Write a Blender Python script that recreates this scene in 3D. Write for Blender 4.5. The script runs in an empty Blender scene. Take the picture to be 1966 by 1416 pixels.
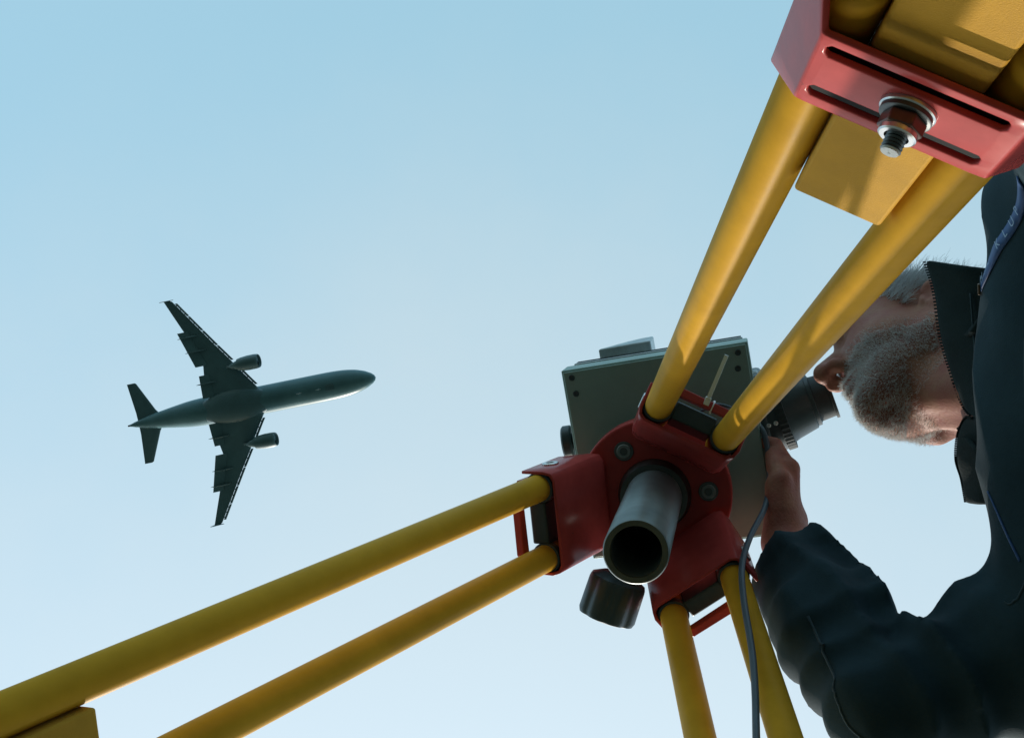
import bpy, bmesh, math, random
import numpy as np
from mathutils import Matrix, Vector

random.seed(7)
rng = np.random.default_rng(7)
SC = bpy.context.scene
COL = SC.collection

# ------------------------------------------------------------------ camera
cam_data = bpy.data.cameras.new('camera')
cam = bpy.data.objects.new('camera', cam_data)
COL.objects.link(cam)
cam_right = Vector((0.98321, 0.06568, 0.17021))
cam_down = Vector((-0.04832, 0.99331, -0.10481))
cam_fwd = Vector((-0.17595, 0.09483, 0.97982))
cam_pos = Vector((0.1168, -0.3051, 0.1003))
M = Matrix.Identity(4)
for i in range(3):
    M[i][0] = cam_right[i]; M[i][1] = -cam_down[i]; M[i][2] = -cam_fwd[i]; M[i][3] = cam_pos[i]
cam.matrix_world = M
cam_data.sensor_fit = 'HORIZONTAL'
cam_data.sensor_width = 36.0
cam_data.lens = 46.74
cam_data.clip_start = 0.01
cam_data.clip_end = 5000.0
SC.camera = cam

# ------------------------------------------------------------------ sky, sun, exposure
SUN_EL = math.radians(34.0)
SUN_AZ = math.radians(-8.3)            # measured from +Y towards +X
world = bpy.data.worlds.new('World')
SC.world = world
world.use_nodes = True
wn, wl = world.node_tree.nodes, world.node_tree.links
wn.clear()
w_out = wn.new('ShaderNodeOutputWorld')
w_bg = wn.new('ShaderNodeBackground')
w_sky = wn.new('ShaderNodeTexSky')
w_sky.sky_type = 'NISHITA'
w_sky.sun_disc = False
w_sky.sun_elevation = SUN_EL
w_sky.sun_rotation = SUN_AZ
w_sky.altitude = 30.0
w_sky.air_density = 1.0
w_sky.dust_density = 1.0
w_sky.ozone_density = 1.0
# thin high haze veil over the blue: paler towards the sun, slightly uneven
SUN_VEC = (math.sin(SUN_AZ) * math.cos(SUN_EL), math.cos(SUN_AZ) * math.cos(SUN_EL), math.sin(SUN_EL))
w_tc = wn.new('ShaderNodeTexCoord')
w_map = wn.new('ShaderNodeMapping')
w_map.inputs['Location'].default_value = (-1.2, 2.25, 1.54)
w_noise = wn.new('ShaderNodeTexNoise')
w_noise.inputs['Scale'].default_value = 3.235
w_noise.inputs['Detail'].default_value = 8.0
w_noise.inputs['Roughness'].default_value = 0.58
w_dot = wn.new('ShaderNodeVectorMath'); w_dot.operation = 'DOT_PRODUCT'
w_dot.inputs[1].default_value = SUN_VEC
w_wob = wn.new('ShaderNodeMath'); w_wob.operation = 'MULTIPLY_ADD'
w_wob.inputs[1].default_value = 0.25
w_ramp = wn.new('ShaderNodeMapRange')
w_ramp.interpolation_type = 'SMOOTHSTEP'
w_ramp.inputs['From Min'].default_value = 0.515
w_ramp.inputs['From Max'].default_value = 0.93
w_veil = wn.new('ShaderNodeMixRGB')
w_veil.inputs['Color1'].default_value = (0.250 / 0.15, 0.440 / 0.15, 0.455 / 0.15, 1)
w_veil.inputs['Color2'].default_value = (0.440 / 0.15, 0.515 / 0.15, 0.435 / 0.15, 1)
w_mix = wn.new('ShaderNodeMixRGB'); w_mix.blend_type = 'ADD'
w_mix.inputs['Fac'].default_value = 1.0
wl.new(w_tc.outputs['Generated'], w_map.inputs['Vector'])
wl.new(w_map.outputs['Vector'], w_noise.inputs['Vector'])
wl.new(w_tc.outputs['Generated'], w_dot.inputs[0])
wl.new(w_noise.outputs['Fac'], w_wob.inputs[0])
wl.new(w_dot.outputs['Value'], w_wob.inputs[2])
wl.new(w_wob.outputs['Value'], w_ramp.inputs['Value'])
wl.new(w_ramp.outputs['Result'], w_veil.inputs['Fac'])
wl.new(w_sky.outputs['Color'], w_mix.inputs['Color1'])
wl.new(w_veil.outputs['Color'], w_mix.inputs['Color2'])
wl.new(w_mix.outputs['Color'], w_bg.inputs['Color'])
w_bg.inputs['Strength'].default_value = 0.15
wl.new(w_bg.outputs['Background'], w_out.inputs['Surface'])

sun_dir = Vector((math.sin(SUN_AZ) * math.cos(SUN_EL), math.cos(SUN_AZ) * math.cos(SUN_EL), math.sin(SUN_EL)))
sun_data = bpy.data.lights.new('sun', 'SUN')
sun_data.energy = 4.0
sun_data.angle = math.radians(0.53)
sun_data.color = (1.0, 0.93, 0.82)
sun = bpy.data.objects.new('sun', sun_data)
COL.objects.link(sun)
sun.rotation_euler = sun_dir.to_track_quat('Z', 'Y').to_euler()
sun.location = sun_dir * 50

SC.view_settings.view_transform = 'Standard'
SC.view_settings.look = 'None'
SC.view_settings.exposure = 0.0
SC.view_settings.gamma = 1.0
SC.view_settings.use_curve_mapping = False

# ------------------------------------------------------------------ materials
def mat(name, color, rough=0.5, metal=0.0, noise=None, bump=None, coat=0.0, spec=0.5, sss=0.0, wear=None):
    """noise=(scale, amount) value variation; bump=(scale, strength, distance)"""
    m = bpy.data.materials.new(name)
    m.use_nodes = True
    n, l = m.node_tree.nodes, m.node_tree.links
    b = n['Principled BSDF']
    b.inputs['Base Color'].default_value = (*color, 1)
    b.inputs['Roughness'].default_value = rough
    b.inputs['Metallic'].default_value = metal
    b.inputs['Specular IOR Level'].default_value = spec
    if coat:
        b.inputs['Coat Weight'].default_value = coat
        b.inputs['Coat Roughness'].default_value = 0.05
    if sss:
        b.inputs['Subsurface Weight'].default_value = sss
        b.inputs['Subsurface Radius'].default_value = (0.008, 0.003, 0.0015)
        b.inputs['Subsurface Scale'].default_value = 1.0
    tc = n.new('ShaderNodeTexCoord')
    if noise:
        t = n.new('ShaderNodeTexNoise')
        t.inputs['Scale'].default_value = noise[0]
        t.inputs['Detail'].default_value = 6
        t.inputs['Roughness'].default_value = 0.65
        l.new(tc.outputs['Object'], t.inputs['Vector'])
        r = n.new('ShaderNodeMapRange')
        r.inputs['From Min'].default_value = 0.3
        r.inputs['From Max'].default_value = 0.7
        r.inputs['To Min'].default_value = 1 - noise[1]
        r.inputs['To Max'].default_value = 1 + noise[1]
        l.new(t.outputs['Fac'], r.inputs['Value'])
        mul = n.new('ShaderNodeVectorMath'); mul.operation = 'SCALE'
        mul.inputs[0].default_value = color
        l.new(r.outputs['Result'], mul.inputs['Scale'])
        l.new(mul.outputs['Vector'], b.inputs['Base Color'])
        rr = n.new('ShaderNodeMapRange')
        rr.inputs['From Min'].default_value = 0.3; rr.inputs['From Max'].default_value = 0.7
        rr.inputs['To Min'].default_value = max(0.03, rough - 0.03); rr.inputs['To Max'].default_value = min(1, rough + 0.03)
        l.new(t.outputs['Fac'], rr.inputs['Value'])
        l.new(rr.outputs['Result'], b.inputs['Roughness'])
    if wear:
        # chips and grime: (scale, threshold, colour)
        t3 = n.new('ShaderNodeTexNoise')
        t3.inputs['Scale'].default_value = wear[0]; t3.inputs['Detail'].default_value = 9; t3.inputs['Roughness'].default_value = 0.7
        l.new(tc.outputs['Object'], t3.inputs['Vector'])
        r3 = n.new('ShaderNodeMapRange')
        r3.inputs['From Min'].default_value = wear[1]; r3.inputs['From Max'].default_value = wear[1] + 0.05
        l.new(t3.outputs['Fac'], r3.inputs['Value'])
        mx = n.new('ShaderNodeMixRGB'); mx.inputs['Color2'].default_value = (*wear[2], 1)
        l.new(r3.outputs['Result'], mx.inputs['Fac'])
        l.new(mul.outputs['Vector'], mx.inputs['Color1'])
        l.new(mx.outputs['Color'], b.inputs['Base Color'])
    if bump:
        t2 = n.new('ShaderNodeTexNoise')
        t2.inputs['Scale'].default_value = bump[0]
        t2.inputs['Detail'].default_value = 4
        l.new(tc.outputs['Object'], t2.inputs['Vector'])
        bp = n.new('ShaderNodeBump')
        bp.inputs['Strength'].default_value = bump[1]
        bp.inputs['Distance'].default_value = bump[2]
        l.new(t2.outputs['Fac'], bp.inputs['Height'])
        l.new(bp.outputs['Normal'], b.inputs['Normal'])
    return m

MT = {
    'yellow': mat('yellow_paint', (0.56, 0.298, 0.024), 0.42, 0.0, (14, 0.12), (420, 0.10, 0.0006), spec=0.018, wear=(55, 0.69, (0.20, 0.12, 0.03))),
    'gold': mat('gold_board_paint', (0.46, 0.25, 0.034), 0.5, 0.0, (30, 0.10), (1400, 0.6, 0.0005), spec=0.02, wear=(70, 0.70, (0.25, 0.14, 0.04))),
    'red': mat('red_enamel', (0.43, 0.064, 0.058), 0.22, 0.0, (25, 0.14), (160, 0.06, 0.001), spec=0.07, wear=(65, 0.67, (0.16, 0.045, 0.04))),
    'steel': mat('zinc_steel', (0.62, 0.62, 0.60), 0.3, 0.9, (60, 0.15), (300, 0.1, 0.0005)),
    'darksteel': mat('dark_thread_steel', (0.10, 0.11, 0.11), 0.4, 0.8, (80, 0.2)),
    'brownnut': mat('bronzed_nut', (0.16, 0.08, 0.06), 0.35, 0.6, (60, 0.2)),
    'tip_glint': mat('bolt_tip_glint_white', (0.75, 0.74, 0.70), 0.5, 0.0, (60, 0.06)),  # white that paints the sun glint on the steel bolt tips
    'greytube': mat('grey_anodised_tube', (0.20, 0.235, 0.235), 0.45, 0.35, (22, 0.2), (200, 0.1, 0.0006)),
    'tubeend': mat('worn_tube_rim', (0.12, 0.115, 0.08), 0.6, 0.3, (40, 0.25), (200, 0.2, 0.0006)),
    'black': mat('black_plastic', (0.028, 0.048, 0.053), 0.42, 0.0, (40, 0.2), (300, 0.15, 0.0004)),
    'rubber': mat('black_rubber', (0.020, 0.032, 0.034), 0.65, 0.0, (40, 0.2), (400, 0.2, 0.0004)),
    'box': mat('olive_grey_case', (0.26, 0.37, 0.335), 0.5, 0.0, (12, 0.10), (350, 0.25, 0.0005)),
    'boxrim': mat('pale_alloy_rim', (0.42, 0.46, 0.46), 0.45, 0.4, (30, 0.12)),
    'boxtop': mat('grey_blue_cover', (0.48, 0.55, 0.58), 0.55, 0.0, (40, 0.2), (60, 0.5, 0.004)),
    'seal': mat('seal_and_slot_shade', (0.012, 0.014, 0.014), 0.8, spec=0.1),  # black of the case gasket, also paints shade behind the clamp slots
    'glass': mat('lens_glass', (0.01, 0.012, 0.015), 0.05, 0.0, coat=1.0),
    'cable': mat('grey_blue_cable', (0.055, 0.085, 0.11), 0.45, 0.0, (30, 0.15)),
    'tie': mat('white_nylon_tie', (0.86, 0.86, 0.85), 0.4, 0.0, (60, 0.05)),
    'jacket': mat('dark_navy_jacket', (0.023, 0.046, 0.058), 0.9, 0.0, (9, 0.22), (700, 0.5, 0.0008), spec=0.1),
    'yoke': mat('slate_yoke_cloth', (0.035, 0.062, 0.075), 0.8, 0.0, (14, 0.2), (600, 0.5, 0.0008), spec=0.25),
    'collar': mat('black_fleece_collar', (0.018, 0.031, 0.033), 0.95, 0.0, (20, 0.25), (500, 0.6, 0.001), spec=0.15),
    'zip': mat('zip_metal', (0.45, 0.45, 0.43), 0.35, 0.8),
    'tape': mat('blue_tape', (0.013, 0.065, 0.20), 0.6, 0.0, (60, 0.15)),
    'letter': mat('pale_blue_lettering', (0.30, 0.42, 0.58), 0.6),
    'leather': mat('brown_leather_tab', (0.13, 0.07, 0.03), 0.6, 0.0, (80, 0.2)),
    'trouser': mat('dark_trousers', (0.03, 0.035, 0.04), 0.9, 0.0, (10, 0.15)),
    'shoe': mat('black_shoe_leather', (0.02, 0.018, 0.016), 0.4, 0.0, (30, 0.2)),
    'beard': mat('grey_beard_hair', (0.76, 0.77, 0.76), 0.5),
    'hair': mat('silver_hair', (0.62, 0.64, 0.66), 0.4),
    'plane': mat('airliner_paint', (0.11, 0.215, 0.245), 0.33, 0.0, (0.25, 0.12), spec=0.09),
    'planedark': mat('airliner_wing_grey', (0.085, 0.165, 0.19), 0.5, 0.0, (0.3, 0.14)),
    'planeblack': mat('engine_dark', (0.02, 0.028, 0.03), 0.5),
    'planelight': mat('landing_lamp_glass', (0.75, 0.78, 0.8), 0.1),
    'shoe_steel': mat('foot_steel', (0.35, 0.35, 0.35), 0.5, 0.8),
}
# skin: two tones mixed by noise
def skin_material():
    m = mat('weathered_skin', (0.45, 0.24, 0.18), 0.55, 0.0, None, (320, 0.55, 0.0014), sss=0.08, spec=0.12)
    n, l = m.node_tree.nodes, m.node_tree.links
    b = n['Principled BSDF']
    tc = n.new('ShaderNodeTexCoord')
    t = n.new('ShaderNodeTexNoise'); t.inputs['Scale'].default_value = 38; t.inputs['Detail'].default_value = 5
    l.new(tc.outputs['Object'], t.inputs['Vector'])
    r = n.new('ShaderNodeValToRGB')
    r.color_ramp.elements[0].position = 0.35; r.color_ramp.elements[0].color = (0.29, 0.105, 0.080, 1)
    r.color_ramp.elements[1].position = 0.68; r.color_ramp.elements[1].color = (0.34, 0.165, 0.110, 1)
    l.new(t.outputs['Fac'], r.inputs['Fac'])
    l.new(r.outputs['Color'], b.inputs['Base Color'])
    return m
MT['skin'] = skin_material()

def ground_material():
    m = bpy.data.materials.new('grass_ground'); m.use_nodes = True
    n, l = m.node_tree.nodes, m.node_tree.links
    b = n['Principled BSDF']; b.inputs['Roughness'].default_value = 0.95
    tc = n.new('ShaderNodeTexCoord')
    t = n.new('ShaderNodeTexNoise'); t.inputs['Scale'].default_value = 3.0; t.inputs['Detail'].default_value = 8
    l.new(tc.outputs['Object'], t.inputs['Vector'])
    r = n.new('ShaderNodeValToRGB')
    r.color_ramp.elements[0].position = 0.3; r.color_ramp.elements[0].color = (0.020, 0.036, 0.028, 1)
    r.color_ramp.elements[1].position = 0.75; r.color_ramp.elements[1].color = (0.038, 0.056, 0.042, 1)
    l.new(t.outputs['Fac'], r.inputs['Fac']); l.new(r.outputs['Color'], b.inputs['Base Color'])
    return m
MT['ground'] = ground_material()

# ------------------------------------------------------------------ mesh helpers
def obj(name, me, material, parent=None, smooth=0.6):
    o = bpy.data.objects.new(name, me)
    COL.objects.link(o)
    if material is not None:
        me.materials.clear(); me.materials.append(MT[material] if isinstance(material, str) else material)
    if parent is not None:
        o.parent = parent
    if smooth:
        me.shade_smooth()
        if smooth < 3:
            me.set_sharp_from_angle(angle=smooth)
    return o

def pydata(name, v, f):
    me = bpy.data.meshes.new(name)
    me.from_pydata([tuple(map(float, x)) for x in v], [], [tuple(map(int, x)) for x in f])
    me.update()
    return me

def from_bm(name, bm):
    bmesh.ops.recalc_face_normals(bm, faces=bm.faces)
    me = bpy.data.meshes.new(name)
    bm.to_mesh(me); bm.free(); me.update()
    return me

def thing(name, label, cat, loc=(0, 0, 0), group=None):
    o = bpy.data.objects.new(name, None)
    COL.objects.link(o)
    o.empty_display_size = 0.1
    o['label'] = label; o['category'] = cat
    if group: o['group'] = group
    return o

def tag(o, label=None, cat=None, group=None, kind=None):
    if label: o['label'] = label
    if cat: o['category'] = cat
    if group: o['group'] = group
    if kind: o['kind'] = kind
    return o

def bevel(o, w, seg=2, ang=0.6):
    m = o.modifiers.new('bevel', 'BEVEL')
    m.width = w; m.segments = seg; m.limit_method = 'ANGLE'; m.angle_limit = ang
    return o

def frame_from(axis, hint=(0, 0, 1)):
    a = Vector(axis).normalized()
    h = Vector(hint)
    if abs(a.dot(h.normalized())) > 0.95:
        h = Vector((1, 0, 0))
    x = h.cross(a).normalized(); y = a.cross(x).normalized()
    return a, x, y

def lathe(name, p0, axis, profile, seg=48, closed_ends=True, hint=(0, 0, 1), flute=None):
    """profile: list of (distance along axis, radius)"""
    a, x, y = frame_from(axis, hint)
    p0 = Vector(p0)
    v, f = [], []
    for (s, r) in profile:
        for k in range(seg):
            t = 2 * math.pi * k / seg
            rr = r
            if flute and r > flute[2]:
                rr = r - flute[1] * (0.5 + 0.5 * math.cos(flute[0] * t)) ** 3
            v.append(p0 + a * s + x * (rr * math.cos(t)) + y * (rr * math.sin(t)))
    n = len(profile)
    for i in range(n - 1):
        for k in range(seg):
            k2 = (k + 1) % seg
            f.append((i * seg + k, i * seg + k2, (i + 1) * seg + k2, (i + 1) * seg + k))
    if closed_ends:
        if profile[0][1] > 1e-6: f.append(tuple(reversed(range(seg))))
        if profile[-1][1] > 1e-6: f.append(tuple((n - 1) * seg + k for k in range(seg)))
    me = pydata(name, v, f)
    bm = bmesh.new(); bm.from_mesh(me); bpy.data.meshes.remove(me)
    bmesh.ops.remove_doubles(bm, verts=bm.verts, dist=1e-7)
    return from_bm(name, bm)

def catmull(pts, n=8):
    pts = [Vector(p) for p in pts]
    P = [pts[0] * 2 - pts[1]] + pts + [pts[-1] * 2 - pts[-2]]
    out = []
    for i in range(1, len(P) - 2):
        for k in range(n):
            t = k / n
            a, b, c, d = P[i - 1], P[i], P[i + 1], P[i + 2]
            out.append(0.5 * ((2 * b) + (c - a) * t + (2 * a - 5 * b + 4 * c - d) * t * t + (3 * b - a - 3 * c + d) * t ** 3))
    out.append(pts[-1])
    return out

def sweep(name, pts, r, seg=12, rect=None, up=(0, 0, 1), closed=False):
    """tube (radius r, number or list) or rect=(half_w, half_h) bar along a path"""
    pts = [Vector(p) for p in pts]
    v, f = [], []
    n = len(pts)
    prev_x = None
    ring = 4 if rect else seg
    for i, p in enumerate(pts):
        if closed:
            d = (pts[(i + 1) % n] - pts[i - 1]).normalized()
        else:
            d = (pts[min(i + 1, n - 1)] - pts[max(i - 1, 0)]).normalized()
        if rect:
            x = Vector(up).cross(d).normalized(); y = d.cross(x).normalized()
            # mitre: keep width constant
            k = 1.0
            if 0 < i < n - 1:
                c = (pts[i] - pts[i - 1]).normalized().dot(d)
                k = 1 / max(c, 0.4)
            for sx, sy in ((-1, -1), (1, -1), (1, 1), (-1, 1)):
                v.append(p + x * (rect[0] * sx * k) + y * (rect[1] * sy))
        else:
            if prev_x is None:
                _, x, y = frame_from(d)
            else:
                x = (prev_x - d * prev_x.dot(d)).normalized(); y = d.cross(x)
            prev_x = x
            rr = r[i] if isinstance(r, (list, tuple)) else r
            for k in range(seg):
                t = 2 * math.pi * k / seg
                v.append(p + x * (rr * math.cos(t)) + y * (rr * math.sin(t)))
    m = n if closed else n - 1
    for i in range(m):
        j = (i + 1) % n
        for k in range(ring):
            k2 = (k + 1) % ring
            f.append((i * ring + k, i * ring + k2, j * ring + k2, j * ring + k))
    if not closed:
        f.append(tuple(reversed(range(ring))))
        f.append(tuple((n - 1) * ring + k for k in range(ring)))
    me = pydata(name, v, f)
    bm = bmesh.new(); bm.from_mesh(me); bpy.data.meshes.remove(me)
    return from_bm(name, bm)

def prism(name, poly, o, ex, ey, ez, h0, h1):
    """polygon (x, y) in frame ex, ey extruded along ez from h0 to h1"""
    o, ex, ey, ez = Vector(o), Vector(ex), Vector(ey), Vector(ez)
    n = len(poly)
    v = [o + ex * p[0] + ey * p[1] + ez * h0 for p in poly] + [o + ex * p[0] + ey * p[1] + ez * h1 for p in poly]
    f = [tuple(reversed(range(n))), tuple(range(n, 2 * n))]
    for i in range(n):
        j = (i + 1) % n
        f.append((i, j, n + j, n + i))
    me = pydata(name, v, f)
    bm = bmesh.new(); bm.from_mesh(me); bpy.data.meshes.remove(me)
    return from_bm(name, bm)

def boxmesh(name, o, ex, ey, ez, x0, x1, y0, y1, z0, z1):
    return prism(name, [(x0, y0), (x1, y0), (x1, y1), (x0, y1)], o, ex, ey, ez, z0, z1)

def hexpoly(r, n=6, rot=0.0):
    return [(r * math.cos(rot + 2 * math.pi * k / n), r * math.sin(rot + 2 * math.pi * k / n)) for k in range(n)]

# ------------------------------------------------------------------ ground
gm = pydata('ground', [(-3000, -3000, 0), (3000, -3000, 0), (3000, 3000, 0), (-3000, 3000, 0)], [(0, 1, 2, 3)])
tag(obj('ground', gm, 'ground', None, 0), 'flat dark grass field under the tripod', None, None, 'structure')

# ------------------------------------------------------------------ tripod
HZ = 1.655            # height of the leg hinge plane
TW = 0.03937          # half distance between the two tubes of a leg
RH = 0.06724
TR = 0.015            # tube radius
LEGS = {'A': (-62.113, 19.77), 'B': (177.662, 20.618), 'C': (58.001, 15.713)}
tripod = thing('tripod', 'heavy surveying tripod with yellow tube legs, red brackets and a grey centre pipe', 'tripod')

class Leg:
    def __init__(s, az, sp):
        a, t = math.radians(az), math.radians(sp)
        s.rad = Vector((math.cos(a), math.sin(a), 0))
        s.t = Vector((-math.sin(a), math.cos(a), 0))
        s.d = s.rad * math.sin(t) - Vector((0, 0, math.cos(t)))
        s.n = -s.rad * math.cos(t) - Vector((0, 0, math.sin(t)))
        s.o = s.rad * RH + Vector((0, 0, HZ))
    def p(s, t, d, n=0.0):
        return s.o + s.t * t + s.d * d + s.n * n

# centre head: lobed casting between the legs
def head_poly(r_lobe, flat, cut=0.0):
    pts = []
    for c in (-122.0, -2.0, 118.0):
        for k in range(-6, 7):
            a = math.radians(c + k * 4.2)
            pts.append((r_lobe * math.cos(a), r_lobe * math.sin(a)))
    return pts
Z = Vector((0, 0, 1)); X = Vector((1, 0, 0)); Y = Vector((0, 1, 0))
hp = head_poly(0.090, 0.06)
o = obj('head_casting', prism('head_casting', hp, (0, 0, 0), X, Y, Z, 1.640, 1.668), 'red', tripod); bevel(o, 0.003, 3)
head = o
# recessed collar ring around the pipe (dark bore)
obj('pipe_socket', lathe('pipe_socket', (0, 0, 1.622), Z, [(0, 0.034), (0, 0.039), (0.0185, 0.043)], 48), 'darksteel', head)
for c in (-122, -2, 118):
    a = math.radians(c)
    q = Vector((0.0625 * math.cos(a), 0.0625 * math.sin(a), 1.640))
    sc = obj('socket_screw', lathe('socket_screw', q, -Z, [(-0.004, 0.0085), (0.0028, 0.0085), (0.0036, 0.0078), (0.0036, 0.0047), (0.0005, 0.0044), (0.0005, 0.0)], 24), 'greytube', head)
    obj('washer', lathe('washer', q, -Z, [(-0.001, 0.0115), (0.0012, 0.0115), (0.0016, 0.011)], 28), 'darksteel', head)
# top mounting plate
o = obj('mounting_plate', lathe('mounting_plate', (0, 0, 1.668), Z, [(0, 0.070), (0.0, 0.078), (0.022, 0.078), (0.025, 0.075)], 64), 'darksteel', tripod)
# grey centre pipe, hollow
pipe = obj('centre_pipe', lathe('centre_pipe', (0, 0, 1.3605), Z, [(0.27, 0.0325), (0.002, 0.0325), (0.0, 0.0312)], 64, False), 'greytube', tripod)
obj('pipe_rim', lathe('pipe_rim', (0, 0, 1.3605), Z, [(0.0, 0.0312), (-0.0004, 0.030), (0.0, 0.0256), (0.003, 0.0250)], 64, False), 'tubeend', pipe)
obj('pipe_bore', lathe('pipe_bore', (0, 0, 1.3605), Z, [(0.003, 0.0250), (0.20, 0.0250), (0.2, 0.0)], 64, False), 'greytube', pipe)
# clamping knob on a short horizontal shaft under the head
kd = Vector((-0.36, 0.93, -0.10)).normalized()
kp = Vector((-0.0345, 0.066, 1.552))
shaft = obj('knob_shaft', lathe('knob_shaft', kp - kd * 0.065, kd, [(0, 0.0125), (0.09, 0.0125)], 24), 'black', tripod)
knob = obj('clamp_knob', lathe('clamp_knob', kp, kd, [(0.006, 0.0), (0.006, 0.020), (0.012, 0.0315), (0.016, 0.0330), (0.052, 0.0335), (0.057, 0.0315), (0.059, 0.024), (0.059, 0.0)], 72, False, flute=(8, 0.0024, 0.030)), 'black', tripod)

for key, (az, sp) in LEGS.items():
    L = Leg(az, sp)
    total = HZ / math.cos(math.radians(sp))
    clamp_d = {'A': 1.046, 'B': 0.945, 'C': 1.02}[key]
    board_d = {'A': 0.888, 'B': 0.788, 'C': 0.86}[key]
    tube_end = clamp_d + 0.20
    # two yellow tubes
    for s in (-1, 1):
        tb = obj('leg_tube', lathe('leg_tube', L.p(TW * s, 0.075), L.d, [(0, 0.0135), (0.0, TR - 0.0005), (0.001, TR), (tube_end - 0.0762, TR), (tube_end - 0.075, TR - 0.0008), (tube_end - 0.075, 0.0)], 48), 'yellow', tripod)
        obj('tube_plug', lathe('tube_plug', L.p(TW * s, tube_end - 0.006), L.d, [(0, 0.0155), (0.012, 0.0155), (0.014, 0.014), (0.014, 0)], 32), 'black', tb)
    # sliding inner board and foot
    bd = obj('sliding_board', boxmesh('sliding_board', L.o, L.t, L.d, L.n, -0.0242, 0.0242, board_d, total - 0.09, -0.006, 0.0165), 'gold', tripod)
    bevel(bd, 0.0022, 3)
    ft = obj('foot', prism('foot', [(-0.026, total - 0.12), (0.026, total - 0.12), (0.026, total - 0.07), (0.006, total + 0.012), (-0.006, total + 0.012), (-0.026, total - 0.07)], L.o, L.t, L.d, L.n, -0.010, 0.0215), 'shoe_steel', tripod)
    bevel(ft, 0.002)
    # top bracket: folded channel holding the tube ends
    d0, d1 = 0.022, 0.142
    hw = 0.0535
    prof = []
    bm = bmesh.new()
    rows = []
    # cross-section stations across t : (t, n, dstart, dend)
    st = [(-0.0565, -0.021, d0 + 0.03, d1 - 0.004), (-0.0565, 0.009, d0 + 0.012, d1 + 0.002), (-0.054, 0.0165, d0, d1), (-0.047, 0.0205, d0, d1),
          (0.047, 0.0205, d0, d1), (0.054, 0.0165, d0, d1), (0.0565, 0.009, d0 + 0.012, d1 + 0.002), (0.0565, -0.021, d0 + 0.03, d1 - 0.004)]
    for (t, n, a, b) in st:
        rows.append([bm.verts.new(L.p(t, a + (b - a) * k / 4, n)) for k in range(5)])
    for i in range(len(rows) - 1):
        for k in range(4):
            bm.faces.new((rows[i][k], rows[i][k + 1], rows[i + 1][k + 1], rows[i + 1][k]))
    br = obj('leg_bracket', from_bm('leg_bracket', bm), 'red', tripod, 0.9)
    sm = br.modifiers.new('solid', 'SOLIDIFY'); sm.thickness = 0.0035; sm.offset = 0
    bevel(br, 0.0010, 2)
    # closing lip tying bracket to the head
    lip = obj('hinge_lug', boxmesh('hinge_lug', L.o, L.t, L.d, L.n, -0.044, 0.044, -0.012, 0.050, -0.014, 0.0165), 'red', br)
    bevel(lip, 0.004, 3)
    for s in (-1, 1):
        q = L.p(0.0572 * s, 0.098, -0.006)
        obj('hinge_bolt', lathe('hinge_bolt', q, L.t * s, [(0, 0.0095), (0.0022, 0.0095), (0.0028, 0.0088), (0.0028, 0.0048), (0.0010, 0.0045), (0.0010, 0.0)], 24), 'steel', br)
        # ring seal where the tube enters
        obj('tube_seal', lathe('tube_seal', L.p(TW * s, 0.132), L.d, [(0, 0.0150), (0, 0.0175), (0.008, 0.0172), (0.009, 0.0152)], 36), 'black', br)
    pl = obj('spacer_block', boxmesh('spacer_block', L.o, L.t, L.d, L.n, -0.0236, 0.0236, 0.095, 0.141, -0.014, 0.006), 'black', tripod)
    bevel(pl, 0.002)
    # carrying loop behind the bracket
    lp = [L.p(-0.043, 0.120, -0.020), L.p(-0.043, 0.142, -0.020), L.p(-0.031, 0.154, -0.020), L.p(0.031, 0.154, -0.020), L.p(0.043, 0.142, -0.020), L.p(0.043, 0.120, -0.020)]
    lo = obj('carrying_loop', sweep('carrying_loop', lp, 0, rect=(0.0055, 0.0045), up=L.n), 'red', br, 0.5)
    bevel(lo, 0.001)
    # lower clamp: folded red channel with two pressed slots
    c0, c1 = clamp_d - 0.030, clamp_d + 0.030
    bm = bmesh.new()
    tt = [-0.0425, -0.0395, -0.0375, 0.0345, 0.0365, 0.0425]
    dd = [c0, c0 + 0.0085, c0 + 0.0110, c0 + 0.0150, c0 + 0.0175, c0 + 0.0445, c0 + 0.0470, c0 + 0.0510, c0 + 0.0535, c1]
    g = [[bm.verts.new(L.p(t, d, 0.0285)) for d in dd] for t in tt]
    for i in range(len(tt) - 1):
        for k in range(len(dd) - 1):
            in_slot = k in (1, 2, 3, 5, 6, 7)
            if in_slot and i == 2: continue
            if in_slot and i in (1, 3):
                mid = k in (2, 6)
                if mid: continue
                # chamfered slot ends
                a, b, c, d_ = g[i][k], g[i][k + 1], g[i + 1][k + 1], g[i + 1][k]
                first = k in (1, 5)
                if i == 1: bm.faces.new((a, b, d_) if first else (a, b, c))
                else: bm.faces.new((d_, a, c) if first else (b, c, d_))
                continue
            bm.faces.new((g[i][k], g[i][k + 1], g[i + 1][k + 1], g[i + 1][k]))
    for s, col in ((-1, g[0]), (1, g[-1])):
        prev = col
        for (t, n, a, b) in ((0.0585 * s, 0.003, c0 - 0.032, c1 + 0.032), (0.0588 * s, -0.021, c0 - 0.030, c1 + 0.030)):
            cur = []
            for d in dd:
                u = (d - c0) / (c1 - c0)
                cur.append(bm.verts.new(L.p(t, a + (b - a) * u, n)))
            for k in range(len(dd) - 1):
                bm.faces.new((prev[k], prev[k + 1], cur[k + 1], cur[k]))
            prev = cur
    cl = obj('leg_clamp', from_bm('leg_clamp', bm), 'red', tripod, 0.9)
    sm = cl.modifiers.new('solid', 'SOLIDIFY'); sm.thickness = 0.0034; sm.offset = 0
    bevel(cl, 0.0020, 3, 0.5)
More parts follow.
